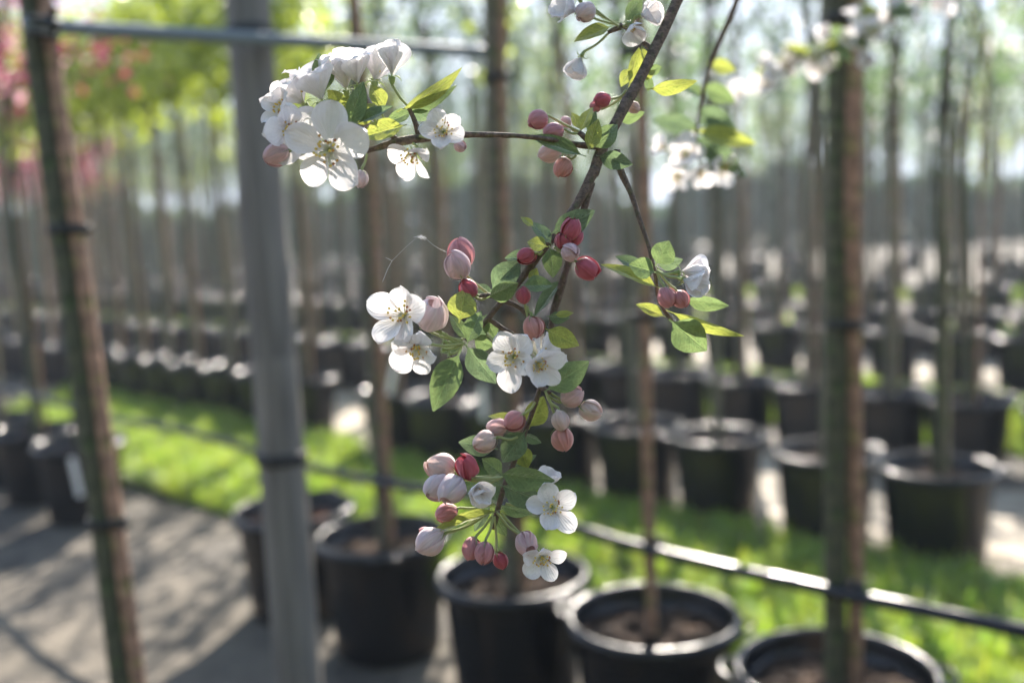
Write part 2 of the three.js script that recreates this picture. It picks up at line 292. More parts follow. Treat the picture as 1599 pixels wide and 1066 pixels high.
function pottedTree(x, z, o) {
  const g = thing('potted_tree', o.label, 'potted tree', o.group, x, 0, z);
  const near = o.near, k = Math.floor(rnd() * 4);
  const pot = mesh('pot', near ? potNear : potFar, M.pot, g); pot.rotation.y = rnd() * 6; const ps = o.potScale ?? rr(0.97, 1.03); pot.scale.set(ps, 1, ps);
  if (near) for (const h of handleGeo) mesh('handle', h, M.pot, pot);
  const soil = mesh('soil', soilGeo[k % 3], M.soil[o.soil ?? 0], g); soil.rotation.y = rnd() * 6;
  if (near) chips(g, M.soil[o.soil ?? 0], 140);
  const trunk = mesh('trunk', o.stem ?? stemVar[k], o.trunkMat ?? (rnd() < 0.5 ? M.trunk : M.trunk2), g);
  if (!o.stem) { trunk.rotation.set(rr(-0.015, 0.015), rnd() * 6, rr(-0.015, 0.015)); const s = rr(0.8, 1.15); trunk.scale.set(s, rr(0.95, 1.05), s); }
  if (o.cane ?? rnd() < 0.75) {
    const c = mesh('stake', caneVar[k % 2], o.caneMat ?? (rnd() < 0.6 ? M.cane : M.canePale), g), off = o.caneAt ?? [rr(0.03, 0.04), rr(-0.02, 0.02)];
    c.position.set(off[0], 0, off[1]); if (!o.caneScale) c.rotation.z = rr(-0.01, 0.01); else c.scale.set(o.caneScale, 1.1, o.caneScale);
    for (const h of o.ties ?? [rr(0.7, 0.9), rr(1.5, 1.7)]) { const t = mesh('tie', tieGeo, M.tie, g); t.position.set(off[0] / 2, h, off[1] / 2); }
  }
  if (o.crown) {
    const turn = rnd() * 6, limbs = mesh('limbs', o.crown.limbs, M.trunk, g), cr = mesh('crown', o.crown.leaves, o.crownMat, g), s = rr(0.9, 1.12);
    for (const m of [limbs, cr]) { m.rotation.y = turn; m.scale.set(s, 1, s); }
    if (o.blossom) { const b = mesh('blossoms', o.blossom.leaves, o.blossomMat ?? M.crown.blossom, g); b.rotation.y = turn + 0.2; }
  }
  return g;
}
// front row
const frontLabel = ['reddish soil pot with a slim tree just behind the grey wooden post', 'potted tree with brown stem beside the grey wooden post, front row', 'potted tree directly under the blossoming branch, front row', 'open black pot with thin brown stake in the front row centre', 'tree with thick two-tone stake in the pot cut by the bottom edge'];
const frontRow = [];
{
  const X = [-0.745, -0.41, -0.024, 0.30, 0.622];
  X.forEach((x, i) => {
    const [px, pz] = rowPoint(2.49, x);
    const tk = [1, 0.95, 1.15, 0.6, 1.1][i], big = tube(stemPath(2.5, 0.012, i), [0.02, 0.019, 0.018, 0.016, 0.012].map((v) => v * tk), 14, 60, 0.04, 18);
    const opt = { near: true, label: frontLabel[i], group: 'front row of potted trees', soil: i === 0 ? 1 : 0, potScale: 1, stem: big, trunkMat: i === 4 ? M.trunk : M.trunk2, caneMat: M.cane, ties: [0.53, 1.05, 1.62], cane: i !== 0, caneAt: [i === 4 ? 0.035 : i === 3 ? -0.006 : 0.026, i === 3 ? 0.02 : 0.008], caneScale: i === 4 ? 1.5 : 1.25, crown: i === 0 ? crowns[1] : i === 1 ? crownsLow[1] : crownSparse, crownMat: M.crown.apple, blossom: i > 1 ? blossomSparse : undefined };
    frontRow.push(pottedTree(px, pz, opt));
  });
  [-1.97, -2.33, -2.7, -3.05].forEach((x, i) => { const [px, pz] = rowPoint(2.52, x); pottedTree(px, pz, { near: i < 2, label: ['potted red-leaved tree with a white tag beyond the leaning dark stake', 'second potted red-leaved tree at the left edge behind the leaning stake', 'third red-leaved tree at the left edge of the front row', 'fourth red-leaved tree at the left edge of the front row'][i], group: 'front row of potted trees', crown: crownsLow[i % 2], crownMat: M.crown.red, blossom: blossomGeo[i % 2], blossomMat: M.crown.pinkBlossom }); });
}
// the rows behind
const ROWS = [
  { c: 4.8, s: 0.305, x: 1.46, skip: (x) => x > -1.25 && x < -0.85 }, { c: 6.6, s: 0.29, x: 2.42 }, { c: 9.8, s: 0.33, x: 3.4 }, { c: 11.6, s: 0.34, x: 4.1 },
  { c: 14.9, s: 0.46, x: 5.4 }, { c: 16.7, s: 0.5, x: 6.1 }, { c: 20, s: 0.58, x: 7.4 }, { c: 22, s: 0.62, x: 8.1 }, { c: 25.5, s: 0.9, x: 9.3 },
];
ROWS.forEach((r, ri) => {
  const spots = [];
  for (let x = r.x; ; x -= r.s) {
    const [X, Z] = rowPoint(r.c, x + rr(-0.02, 0.02));
    if (-Z > 24 + ri * 0.4 || (X < 0 && !inSight(X, Z, 0.7))) break;
    if (inSight(X, Z, 0.7) && !(r.skip && r.skip(x))) spots.push([X, Z + rr(-0.03, 0.03)]);
  }
  spots.forEach(([X, Z], i) => {
    const d = -Z, a = X / d, o = { near: d < 4.6, group: 'row ' + ORD[ri + 1] + ' of potted trees' };
    o.group = 'trees of the ' + ORD[ri + 1] + ' row';
    const n = i < 20 ? ORD[i] : null;
    if (ri < 3 && d < 9 && n) o.label = 'slim young tree in a black pot, ' + n + ' from the right edge in the ' + ORD[ri + 1] + ' row';
        const t = rnd();
    if (ri === 0 && a < -0.15) { o.crown = crownLush[i % 2]; o.crownMat = M.crown.lime; }
    else if (a < -0.4 && ri < 3) { o.crown = crownsLow[i % 2]; o.crownMat = M.crown.red; o.blossom = blossomGeo[i % 2]; o.blossomMat = M.crown.pinkBlossom; }
    else if (ri >= 1 && a > 0.05 && t < 0.35) { o.crown = crownsLow[i % 2]; o.crownMat = M.crown.apple; o.blossom = blossomGeo[i % 2]; }
    else { o.crown = crowns[i % 3]; o.crownMat = t < (a < -0.1 ? 0.3 : 0.07) ? M.crown.lime : t < 0.5 ? M.crown.mid : M.crown.grey; }
    o.label ??= 'distant slim potted tree ' + (o.blossom ? (o.crownMat === M.crown.red ? 'with pink blossom' : 'dotted with white blossom') : o.crownMat === M.crown.lime ? 'with yellow-green leaves' : o.crownMat === M.crown.mid ? 'with fresh green leaves' : 'with grey-green leaves') + ' in the ' + ORD[ri + 1] + ' row back';
    pottedTree(X, Z, o);
  });
});
// shelter trees at the end of the nursery
{
  const big = [crownGeo(900, 2.2, 1.8, 9.5, 0.28, 20), crownGeo(800, 2.5, 1.6, 8.2, 0.3, 18)];
  const stem = tube([V(0, 0, 0), V(0.05, 3, 0.04), V(0, 7.5, 0)], [0.2, 0.15, 0.05], 9, 14, 0.1, 3);
  for (let i = 0; i < 16; i++) {
    const x = -24 + i * 3.1 + rr(-0.7, 0.7), z = -34 - rr(0, 6);
    const g = thing('shelter_tree', 'tall leafy shelter tree far behind the potted rows', 'tree', 'shelter trees at the far end', x, 0, z), b = big[i % 2], s = rr(0.8, 1.15);
    mesh('trunk', stem, M.trunk, g).scale.set(s, s, s);
    for (const [n, ge, m] of [['limbs', b.limbs, M.trunk], ['crown', b.leaves, [M.crown.mid, M.crown.grey, M.crown.lime][i % 3]]]) { const o = mesh(n, ge, m, g); o.rotation.y = i * 1.7; o.scale.set(s, s, s); }
  }
}

// hedges: one along the far end, one behind the place where the photograph was taken
function hedge(x, z, len, h, dep, n, size, mat, label) {
  const g = thing('hedge', label, 'hedge', null, x, 0, z), im = new THREE.InstancedMesh(tuftLeaves, mat, n), m = new THREE.Matrix4(), q = new THREE.Quaternion();
  for (let i = 0; i < n; i++) {
    const X = rr(-len / 2, len / 2), top = h * (0.45 + 0.75 * vn(X * 0.7 + 20, 3, 64) + 0.25 * vn(X * 2.3 + 5, 8, 64)), y = Math.pow(rnd(), 0.8) * top, Z = (rnd() - 0.5) * dep * (1 - 0.35 * y / h) * (0.8 + 0.5 * vn(X * 1.5 + 9, y * 1.5 + 9, 64));
    m.compose(V(X, y, Z), q.setFromEuler(new THREE.Euler(rnd() * 6, rnd() * 6, rnd() * 6)), V(1, 1, 1).multiplyScalar(size * rr(0.7, 1.3))); im.setMatrixAt(i, m);
  }
  im.name = 'foliage'; im.userData.kind = 'stuff'; im.castShadow = im.receiveShadow = true; g.add(im);
  for (let i = 0; i < len / 1.2; i++) mesh('stem', hedgeStem, M.trunk, g).position.set(-len / 2 + 0.6 + i * 1.2, 0, rr(-0.1, 0.1));
}
const hedgeStem = tube([V(0, 0, 0), V(0.03, 0.8, 0), V(0, 1.6, 0.02)], [0.04, 0.03, 0.012], 6, 8, 0.1, 5);
const tuftLeaves = crownGeo(26, 0.5, -0.4, 0.4, 0.34, 5).leaves;
hedge(-1, -31, 46, 2.2, 1.6, 3600, 0.55, M.crown.mid, 'long grey-green hedge closing the far end of the nursery');
hedge(0, 4.2, 26, 3.9, 1.4, 4600, 0.55, M.crown.mid, 'tall clipped green hedge behind the viewer');
// ---------------------------------------------------------------- post, leaning stake tree, pipes, tags
{
  const b = at(466, 1066, 2.2), t = at(386, 0, 2.2), dir = t.clone().sub(b).normalize(), foot = b.clone().addScaledVector(dir, -b.y / dir.y), top = b.clone().addScaledVector(dir, (2.4 - b.y) / dir.y);
  const g = thing('wooden_post', 'thick grey weathered wooden post with a black strap', 'post', null, foot.x, 0, foot.z);
  const pts = [0, 0.25, 0.5, 0.75, 1].map((k) => V((top.x - foot.x) * k, 2.4 * k, (top.z - foot.z) * k));
  mesh('shaft', tube(pts, [0.051, 0.05, 0.05, 0.049, 0.048], 28, 60, 0.02, 9), M.post, g);
  for (const y of [0.775, 1.705]) { const k = y / 2.4, s = mesh('strap', new THREE.TorusGeometry(0.0525, 0.006, 8, 32).rotateX(Math.PI / 2).scale(1, 2.4, 1), M.tie, g); s.position.set((top.x - foot.x) * k, y, (top.z - foot.z) * k); }
}
{
  const b = at(188, 1066, 1.75), t = at(48, 0, 1.78), dir = t.clone().sub(b).normalize(), foot = b.clone().addScaledVector(dir, -(b.y - 0.3) / dir.y), top = b.clone().addScaledVector(dir, (2.3 - b.y) / dir.y);
  const g = thing('potted_tree', 'dark leaning trunk tied to an orange-brown stake at the left', 'potted tree', 'front row of potted trees', foot.x, 0, foot.z);
  mesh('pot', potNear, M.pot, g); mesh('soil', soilGeo[1], M.soil[0], g);
  const P = (k, dx = 0, dz = 0) => V((top.x - foot.x) * k + dx, 0.28 + 2.02 * k, (top.z - foot.z) * k + dz);
  mesh('trunk', tube([P(0), P(0.3, 0.004), P(0.6, -0.003), P(1)], [0.02, 0.0185, 0.018, 0.016], 14, 60, 0.04, 18), M.trunk, g);
  mesh('stake', tube([P(0, 0.034, 0.006), P(0.5, 0.03, 0.006), P(0.8, 0.026, 0.006)], [0.0135, 0.013, 0.012], 10, 40, 0.05, 22), M.cane, g);
  for (const k of [0.245, 0.5, 0.71]) { const t2 = mesh('tie', tieGeo, M.tie, g); t2.position.copy(P(k, 0.014)); }
  const top2 = crownsLow[0]; for (const [n, ge, m] of [['limbs', top2.limbs, M.trunk], ['crown', top2.leaves, M.crown.apple]]) { const o = mesh(n, ge, m, g); o.position.set(top.x - foot.x, 0.35, top.z - foot.z); }
}
{
  const h = 0.535, pts = [];
  for (let i = 0; i <= 12; i++) { const x = 1.25 - i * 0.33, [X, Z] = rowPoint(2.44, x); pts.push(V(X, h + 0.012 * Math.sin(i * 1.9), Z + 0.012 * Math.sin(i * 2.7))); }
  const g = thing('irrigation_pipe', 'black plastic irrigation pipe running low along the front row', 'pipe');
  mesh('tubing', tube(pts, [0.0135, 0.0135], 16, 160, 0.03, 6), M.pipe, g);
  for (const x of [0.64, 0.30, -0.024, -0.41]) { const [X, Z] = rowPoint(2.455, x); const t = mesh('clip', new THREE.TorusGeometry(0.02, 0.005, 7, 18), M.tie, g); t.position.set(X, h, Z); t.rotation.y = 0.76 + Math.PI / 2; }
}
{
  const g = thing('crossbar_pipe', 'blue-grey tube tied across post and stake near the top', 'pipe');
  mesh('tubing', tube([at(40, 36, 1.71), at(180, 47, 1.88), at(400, 60, 2.11), at(600, 72, 2.32), at(770, 82, 2.46)], [0.0145, 0.0145], 12, 60, 0.02, 6), M.pipeGrey, g);
  const k = mesh('knot', tube([0, 1, 2, 3, 4, 5, 6, 7, 8].map((i) => at(66, 38, 1.73).add(V(Math.cos(i * 1.6) * 0.026, (i - 4) * 0.006, Math.sin(i * 1.6) * 0.026))), [0.006, 0.006], 6, 40), M.tie, g);
}
{
  const tagGeo = new THREE.BoxGeometry(0.028, 0.17, 0.0012);
  for (const [p, d, r, label] of [[[118, 745], 4.15, 0.12, 'long white plant tag hanging on the pot at the far left'], [[612, 590], 4.9, -0.28, 'white plant tag slanting in the second row behind the blossoms'], [[755, 628], 4.6, 0, 'pale tag strip standing upright between second row pots']]) {
    const o = mesh(numbered('plant_tag'), tagGeo, M.label, scene); o.position.copy(at(p[0], p[1], d)); o.rotation.z = r; tag(o, label, 'plant tag', 'white plant tags');
  }
}

// ---------------------------------------------------------------- blossoming crabapple
const petalGeo = [0, 1, 2, 3].map((k) => grid(8, 11, (u, t) => {
  const v = Math.sin(t * Math.PI / 2) * 0.75 + t * 0.25, x = u * 2 - 1;
  const w = (v < 0.58 ? 0.09 + 0.91 * sstep(-0.08, 0.62, v) : Math.sqrt(Math.max(0, 1 - Math.pow((v - 0.58) / 0.42, 2.2)))) * [0.37, 0.41, 0.34, 0.39][k];
  const notch = 0.03 * Math.exp(-x * x * 14) * sstep(0.85, 1, v) * (k % 2), wav = (vn(x * 2.2 + k * 7 + 9, v * 3 + k * 5, 64) - 0.5) * 0.17 * v + 0.02 * Math.sin(x * 7 + k) * v * v;
  const z = 0.26 * x * x * w * (1.2 - 0.5 * v) * 1.6 + [0.05, 0.16, -0.06, 0.1][k] * v * v + 0.12 * v * (1 - v) + wav;
  const pk = 0.04 * sstep(0.4, 1, vn(x * 1.5 + k * 3 + 4, v * 2 + 6, 64));
  return [x * w * [1, 0.95, 1.06, 1][k], v - notch, z, 1, 1 - pk, 1 - pk * 0.8];
}));
const stamenGeo = [0, 1].map(() => {
  const parts = [], paint = (g, r, gg, b) => { const n = g.attributes.position.count, c = new Float32Array(n * 3); for (let i = 0; i < n; i++) { c[i * 3] = r; c[i * 3 + 1] = gg; c[i * 3 + 2] = b; } g.setAttribute('color', new THREE.BufferAttribute(c, 3)); g.deleteAttribute('uv'); return g.index ? g.toNonIndexed() : g; };
  for (let i = 0; i < 22; i++) {
    const a = i * 2.4, s = rr(0.08, 0.36), h = rr(0.26, 0.42), e = V(Math.cos(a) * s, Math.sin(a) * s, h);
    parts.push(paint(tube([V(Math.cos(a) * 0.03, Math.sin(a) * 0.03, 0), V(e.x * 0.5, e.y * 0.5, h * 0.55), e], [0.009, 0.006], 4, 4), 0.72, 0.74, 0.5));
    const an = new THREE.IcosahedronGeometry(0.033, 1).scale(1, 1, 1.4).translate(e.x, e.y, e.z); const c = rnd(); parts.push(c < 0.6 ? paint(an, 0.78, 0.58, 0.14) : c < 0.85 ? paint(an, 0.62, 0.34, 0.1) : paint(an, 0.4, 0.16, 0.07));
  }
  parts.push(paint(new THREE.SphereGeometry(0.08, 10, 6).scale(1, 1, 0.5), 0.42, 0.5, 0.14));
  return mergeGeometries(parts);
});
// green cup and five sepals; axis +z, reflexed or hugging
const calyxGeo = [0, 1].map((hug) => {
  const parts = [new THREE.LatheGeometry([[0.001, -0.34], [0.05, -0.32], [0.11, -0.2], [0.12, -0.1], [0.15, 0], [0.06, 0.02], [0.001, 0.02]].map(([x, y]) => new THREE.Vector2(x, y)), 10).rotateX(Math.PI / 2)];
  for (let i = 0; i < 5; i++) {
    const s = grid(2, 5, (u, v) => { const x = (u * 2 - 1) * 0.075 * (1 - Math.pow(v, 1.6)), r = hug ? 0.15 + 0.86 * v - 0.24 * v * v : 0.13 + 0.34 * v, z = hug ? 0.5 * v * v + 0.02 : 0.02 - 0.3 * v * v + 0.12 * v; return [r, x, z + Math.abs(u - 0.5) * 0.03]; });
    parts.push(s.rotateZ(i * 1.2566 + 0.6));
  }
  return mergeGeometries(parts.map((p) => { p.deleteAttribute('uv'); return p; }));
});
// one petal of a closed bud: wraps the bud and laps over its neighbour
const budPetal = [0, 1, 2].map((k) => grid(10, 12, (u, v) => {
  const a = v * Math.PI * (k === 1 ? 0.86 : 0.97), x = u * 2 - 1, th = x * (1.3 - 0.3 * v * v + 0.25 * Math.sin(v * 5 + k * 2)) + [1.0, 0.5, -0.9][k] * v, r = 1 + 0.06 * x + 0.05 * x * Math.abs(x) + 0.12 * (vn(u * 2.5 + k * 9, v * 3, 64) - 0.5) + (k === 1 ? 0.2 * sstep(0.55, 1, v) : 0), s = Math.sin(a) * (1 + 0.08 * Math.cos(a)) ;
  const pk = 0.1 * vn(u * 4 + 20, v * 3, 64), e = 0.16 * Math.exp(-v * 4);
  return [Math.cos(th) * s * r, Math.sin(th) * s * r, -Math.cos(a) * 1.06 * r, 1, Math.min(1, 0.92 + e - pk), Math.min(1, 0.92 + e * 0.7 - pk * 0.8)];
}));
const leafGeo = [0, 1, 2, 3].map((k) => {
  const fold = [0.35, 0.16, 0.55, 0.24][k], curl = [0.1, 0.26, -0.08, 0.4][k];
  return grid(8, 20, (u, t) => {
    const x = u * 2 - 1, v = (t - 0.13) / 0.87;
    if (v <= 0) return [x * 0.028, v, 0.03 * v];
    const w = Math.max(0.028, 0.5 * Math.pow(Math.sin(Math.PI * Math.pow(Math.min(v, 0.999), 0.82)), 0.8) * (1 - 0.18 * v)), saw = 1 + 0.045 * Math.abs(x) * ((v * 15) % 1) * (v > 0.1 ? 1 : 0);
    const z = fold * Math.abs(x) * w * (1 - 0.3 * Math.abs(x)) - curl * v * v + 0.05 * Math.sin(v * 8 + k) * x * w + 0.07 * (vn(x * 3 + 9 + k * 4, v * 5 + k, 64) - 0.5) * w * 2;
    return [x * w * saw, v, z];
  });
});
const basis = (X, Y, Z) => new THREE.Matrix4().makeBasis(X, Y, Z);
const zTo = (n, roll) => { const q = new THREE.Quaternion().setFromUnitVectors(V(0, 0, 1), n); return q.multiply(new THREE.Quaternion().setFromAxisAngle(V(0, 0, 1), roll)); };

const [TX, TZ] = [0.98, -1.0];
const apple = thing('crabapple_tree', 'crabapple branch in bloom with white flowers and pink buds close to the lens', 'tree', null, TX, 0, TZ);
const local = (p) => p.clone().sub(apple.position);
function twig(name, pts, radii, seg = 60, knobs = 0.16) { return mesh(name, tube(pts.map(local), radii, 10, seg, knobs, 160), M.twig, apple); }
function stalk(group, from, to, r0, r1) { // in the group's own coordinates
  const mid = from.clone().lerp(to, 0.5).add(V(gauss() * 0.0015, -0.0012 + gauss() * 0.001, gauss() * 0.0015));
  mesh('pedicel', tube([from, mid, to], [r0, r1], 7, 10), M.pedicel, group);
}
function flower(px, py, d, R, n, e, roll, attach, opt = {}) {
  const g = new THREE.Group(); g.name = 'flower'; apple.add(g);
  const c = at(px, py, d), N = fromView(...n), r = R / FPX * d, q = zTo(N, roll);
  g.position.copy(local(c));
  for (let i = 0; i < 5; i++) {
    if (opt.missing?.includes(i)) continue;
    const m = mesh('petal', petalGeo[(i + Math.floor(px)) % 4], M.petal, g), a = i * Math.PI * 0.4 + gauss() * 0.13, el = THREE.MathUtils.degToRad(e + gauss() * 13);
    const ca = Math.cos(a), sa = Math.sin(a), ce = Math.cos(el), se = Math.sin(el);
    const Y = V(ca * ce, sa * ce, se), Z = V(-ca * se, -sa * se, ce), X = V(0, 0, 0).crossVectors(Y, Z);
    const tw = new THREE.Quaternion().setFromAxisAngle(V(0, 1, 0), gauss() * 0.3 + 0.12);
    m.quaternion.copy(q).multiply(new THREE.Quaternion().setFromRotationMatrix(basis(X, Y, Z))).multiply(tw);
    const s = r * rr(0.92, 1.12); m.scale.set(s * rr(0.9, 1.12) * (e > 45 ? 1.32 : 1), s, s * (e > 45 ? 1.35 : 1)); m.position.copy(Y.clone().multiplyScalar(r * 0.05).applyQuaternion(q)).addScaledVector(N, r * 0.012 * i);
  }
  const st = mesh('stamens', stamenGeo[Math.floor(px) % 2], M.stamens, g); st.quaternion.copy(q); { const w = e > 45 ? 0.42 : e > 34 ? 0.85 : 1.1; st.scale.set(r * w, r * w, r * (e > 45 ? 1.2 : 1.1)); };
  const cx = mesh('calyx', calyxGeo[0], M.sepal, g); cx.quaternion.copy(q); cx.scale.setScalar(r * 0.8); cx.position.copy(N).multiplyScalar(-0.01 * r);
  if (attach) stalk(g, at(attach[0], attach[1], d + (attach[2] ?? 0.006)).sub(c), N.clone().multiplyScalar(-r * 0.26), 0.0008, 0.0009);
  return g;
}
function bud(px, py, d, R, axis, col, attach, open = 0) {
  const g = new THREE.Group(); g.name = 'bud'; apple.add(g);
  const c = at(px, py, d), N = fromView(...axis), r = R / FPX * d, q = zTo(N, rnd() * 6), spin = rnd() < 0.5 ? 0 : 2;
  g.position.copy(local(c));
  for (let i = 0; i < 5; i++) {
    const m = mesh('petal', budPetal[open || spin], M.bud[col], g);
    m.quaternion.copy(q).multiply(new THREE.Quaternion().setFromAxisAngle(V(0, 0, 1), i * Math.PI * 0.4 + gauss() * 0.4)); m.scale.set(r * rr(0.9, 1.08), r * rr(0.9, 1.08), r * rr(0.92, 1.12));
  }
  const cx = mesh('calyx', calyxGeo[1], M.sepal, g); cx.quaternion.copy(q); cx.scale.setScalar(r * 1.35); cx.position.copy(N).multiplyScalar(-1.1 * r);
  if (attach) stalk(g, at(attach[0], attach[1], d + (attach[2] ?? 0.004)).sub(c), N.clone().multiplyScalar(-r * 1.45), 0.0008, 0.00085);
  return g;
}
function leaf(bx, by, tx, ty, w, d, roll, mat, dz = 0) {
  const B = at(bx, by, d), T = at(tx, ty, d - dz), L = B.distanceTo(T), Y = T.clone().sub(B).normalize(), eye = fromView(0, 0, 1);
  const X = V(0, 0, 0).crossVectors(Y, eye).normalize(), Z = V(0, 0, 0).crossVectors(X, Y);
  const m = mesh('leaf', leafGeo[Math.floor(bx + ty) % 4], M.leaf[mat], apple);
  m.quaternion.setFromRotationMatrix(basis(X, Y, Z)).multiply(new THREE.Quaternion().setFromAxisAngle(V(0, 1, 0), THREE.MathUtils.degToRad(roll)));
  const W = w * 1.12 / FPX * d; m.scale.set(W, L, (W + L) / 2 * 0.9); m.position.copy(local(B));
  return m;
}
{
  // tree itself, standing out of view to the right
  mesh('pot', potNear, M.pot, apple); mesh('soil', soilGeo[0], M.soil[0], apple);
  mesh('trunk', tube([V(0, 0.28, 0), V(0.02, 1, 0.01), V(-0.01, 1.7, 0), V(0, 2.3, 0)], [0.026, 0.022, 0.017, 0.008], 14, 50, 0.1, 26), M.trunk, apple);
  const P = (a) => a.map(([x, y, d]) => at(x, y, d));
  twig('branch', [V(TX, 1.85, TZ), V(0.72, 1.98, -0.9), V(0.42, 1.9, -0.75), V(0.24, 1.72, -0.68), ...P([[1062, -8, 0.642], [1031, 58, 0.636], [1003, 116, 0.63], [966, 184, 0.624], [940, 232, 0.62], [927, 272, 0.616]])], [0.009, 0.0075, 0.006, 0.005, 0.0042, 0.0036, 0.0034, 0.0034], 130);
  twig('twig', P([[930, 262, 0.616], [906, 310, 0.612], [869, 364, 0.606], [847, 392, 0.602], [812, 438, 0.6], [783, 471, 0.6], [757, 503, 0.602], [728, 532, 0.6]]), [0.0031, 0.0025, 0.0021, 0.002, 0.0017, 0.0016], 70);
  twig('twig', P([[924, 285, 0.616], [908, 340, 0.614], [889, 404, 0.612], [874, 455, 0.61], [864, 492, 0.61], [856, 545, 0.61], [843, 606, 0.61], [827, 655, 0.61], [808, 708, 0.61], [790, 752, 0.612], [776, 800, 0.612], [770, 826, 0.612]]), [0.0024, 0.002, 0.0019, 0.0023, 0.0017, 0.0015, 0.0015, 0.0014, 0.0016, 0.0018], 90);
  twig('twig', P([[944, 228, 0.622], [905, 226, 0.618], [850, 216, 0.606], [790, 211, 0.598], [728, 210, 0.592], [668, 214, 0.588], [618, 222, 0.584], [572, 236, 0.582]]), [0.0022, 0.0017, 0.0014, 0.0014, 0.0016, 0.0026, 0.0026, 0.0012], 80);
  twig('twig', P([[962, 235, 0.624], [968, 262, 0.622], [987, 306, 0.62], [1000, 345, 0.618], [1012, 380, 0.616], [1024, 432, 0.614], [1029, 470, 0.614], [1050, 502, 0.612]]), [0.0026, 0.0017, 0.0014, 0.0012, 0.0011, 0.001], 60);
  // short fruiting spurs that carry the clusters
  for (const a of [[[1022, 78, 0.634], [1000, 62, 0.64], [982, 46, 0.646], [968, 38, 0.648]], [[968, 42, 0.647], [950, 50, 0.645]], [[938, 234, 0.62], [922, 222, 0.612], [904, 206, 0.61]], [[622, 221, 0.584], [604, 206, 0.586], [572, 205, 0.587], [545, 212, 0.588]], [[655, 214, 0.588], [648, 190, 0.586], [638, 168, 0.586]],
    [[784, 470, 0.6], [765, 461, 0.598], [748, 462, 0.597]], [[786, 468, 0.6], [808, 478, 0.598], [822, 490, 0.597], [826, 502, 0.597]], [[762, 497, 0.602], [784, 512, 0.606], [804, 524, 0.606], [814, 540, 0.605]], [[844, 604, 0.61], [852, 608, 0.607], [860, 614, 0.606]]]) twig('spur', P(a), [0.0016, 0.0014, 0.0011], 18, 0.22);
  twig('twig', P([[1165, -40, 0.86], [1148, 8, 0.88], [1122, 70, 0.9], [1102, 125, 0.92], [1090, 190, 0.94], [1084, 240, 0.95]]), [0.003, 0.0024, 0.0018, 0.0014], 40);
  twig('twig', [V(0.42, 1.9, -0.75), V(0.34, 1.74, -0.82), at(1165, -40, 0.86)], [0.0045, 0.0036, 0.003], 30);
}
// spray at the upper left
{
  const D = 0.584, A = [575, 232];
  flower(515, 234, D - 0.016, 66, [-0.08, -0.12, 1], 14, 0.32, [572, 222, 0.02]);
  flower(449, 200, D - 0.006, 60, [0.42, -0.28, 0.85], 38, 0.6, [560, 215]);
  flower(474, 163, D + 0.012, 60, [-0.55, 0.62, 0.35], 40, 1.1, [560, 205]);
  flower(503, 158, D + 0.004, 62, [-0.28, 0.9, 0.25], 52, 0.2, [565, 205]);
  flower(558, 132, D + 0.012, 52, [-0.25, 0.95, 0.2], 56, 0.4, [600, 205]);
  flower(585, 128, D + 0.02, 52, [0.1, 0.95, -0.2], 55, 0.9, [610, 205]);
  flower(612, 119, D, 50, [0.0, 1, 0.12], 70, 0.1, [640, 168]);
  flower(650, 238, D - 0.004, 46, [-0.55, -0.6, 0.5], 22, 0.5, [640, 212], { missing: [1] });
  flower(692, 207, D - 0.012, 42, [0.12, 0.05, 1], 32, 0.7, [655, 212, 0.012]);
  flower(450, 174, D + 0.002, 44, [-0.6, 0.25, 0.6], 34, 0.15, [545, 212]); flower(540, 140, D + 0.018, 48, [-0.1, 0.85, 0.35], 48, 0.7, [600, 205]);
  bud(431, 241, D - 0.014, 18, [-0.95, -0.35, 0.25], 'pale', [480, 236]);
  bud(563, 279, D - 0.006, 12, [-0.1, -1, 0.1], 'white', [573, 240]);
  bud(718, 228, D + 0.006, 9, [0.8, -0.5, 0.2], 'pale', [680, 214]);
  leaf(520, 190, 548, 150, 30, D - 0.004, 15, 2); leaf(506, 140, 497, 84, 34, D + 0.01, 25, 1); leaf(541, 170, 508, 140, 26, D + 0.006, -15, 2); leaf(546, 195, 568, 126, 30, D - 0.008, 20, 1);
  leaf(562, 190, 614, 168, 24, D - 0.004, -30, 0); leaf(626, 197, 562, 216, 34, D - 0.008, 15, 2); leaf(555, 192, 585, 160, 28, D - 0.002, 10, 2); leaf(600, 165, 578, 132, 26, D + 0.008, 10, 2);
  leaf(633, 168, 727, 122, 30, D, 58, 2, 0.006); leaf(636, 172, 714, 136, 26, D + 0.004, 52, 1); leaf(640, 172, 683, 184, 24, D + 0.01, 50, 0); leaf(520, 262, 520, 288, 16, D, 30, 0); leaf(598, 205, 596, 186, 22, D + 0.004, 30, 2); leaf(640, 176, 600, 192, 24, D + 0.012, 20, 1);
}
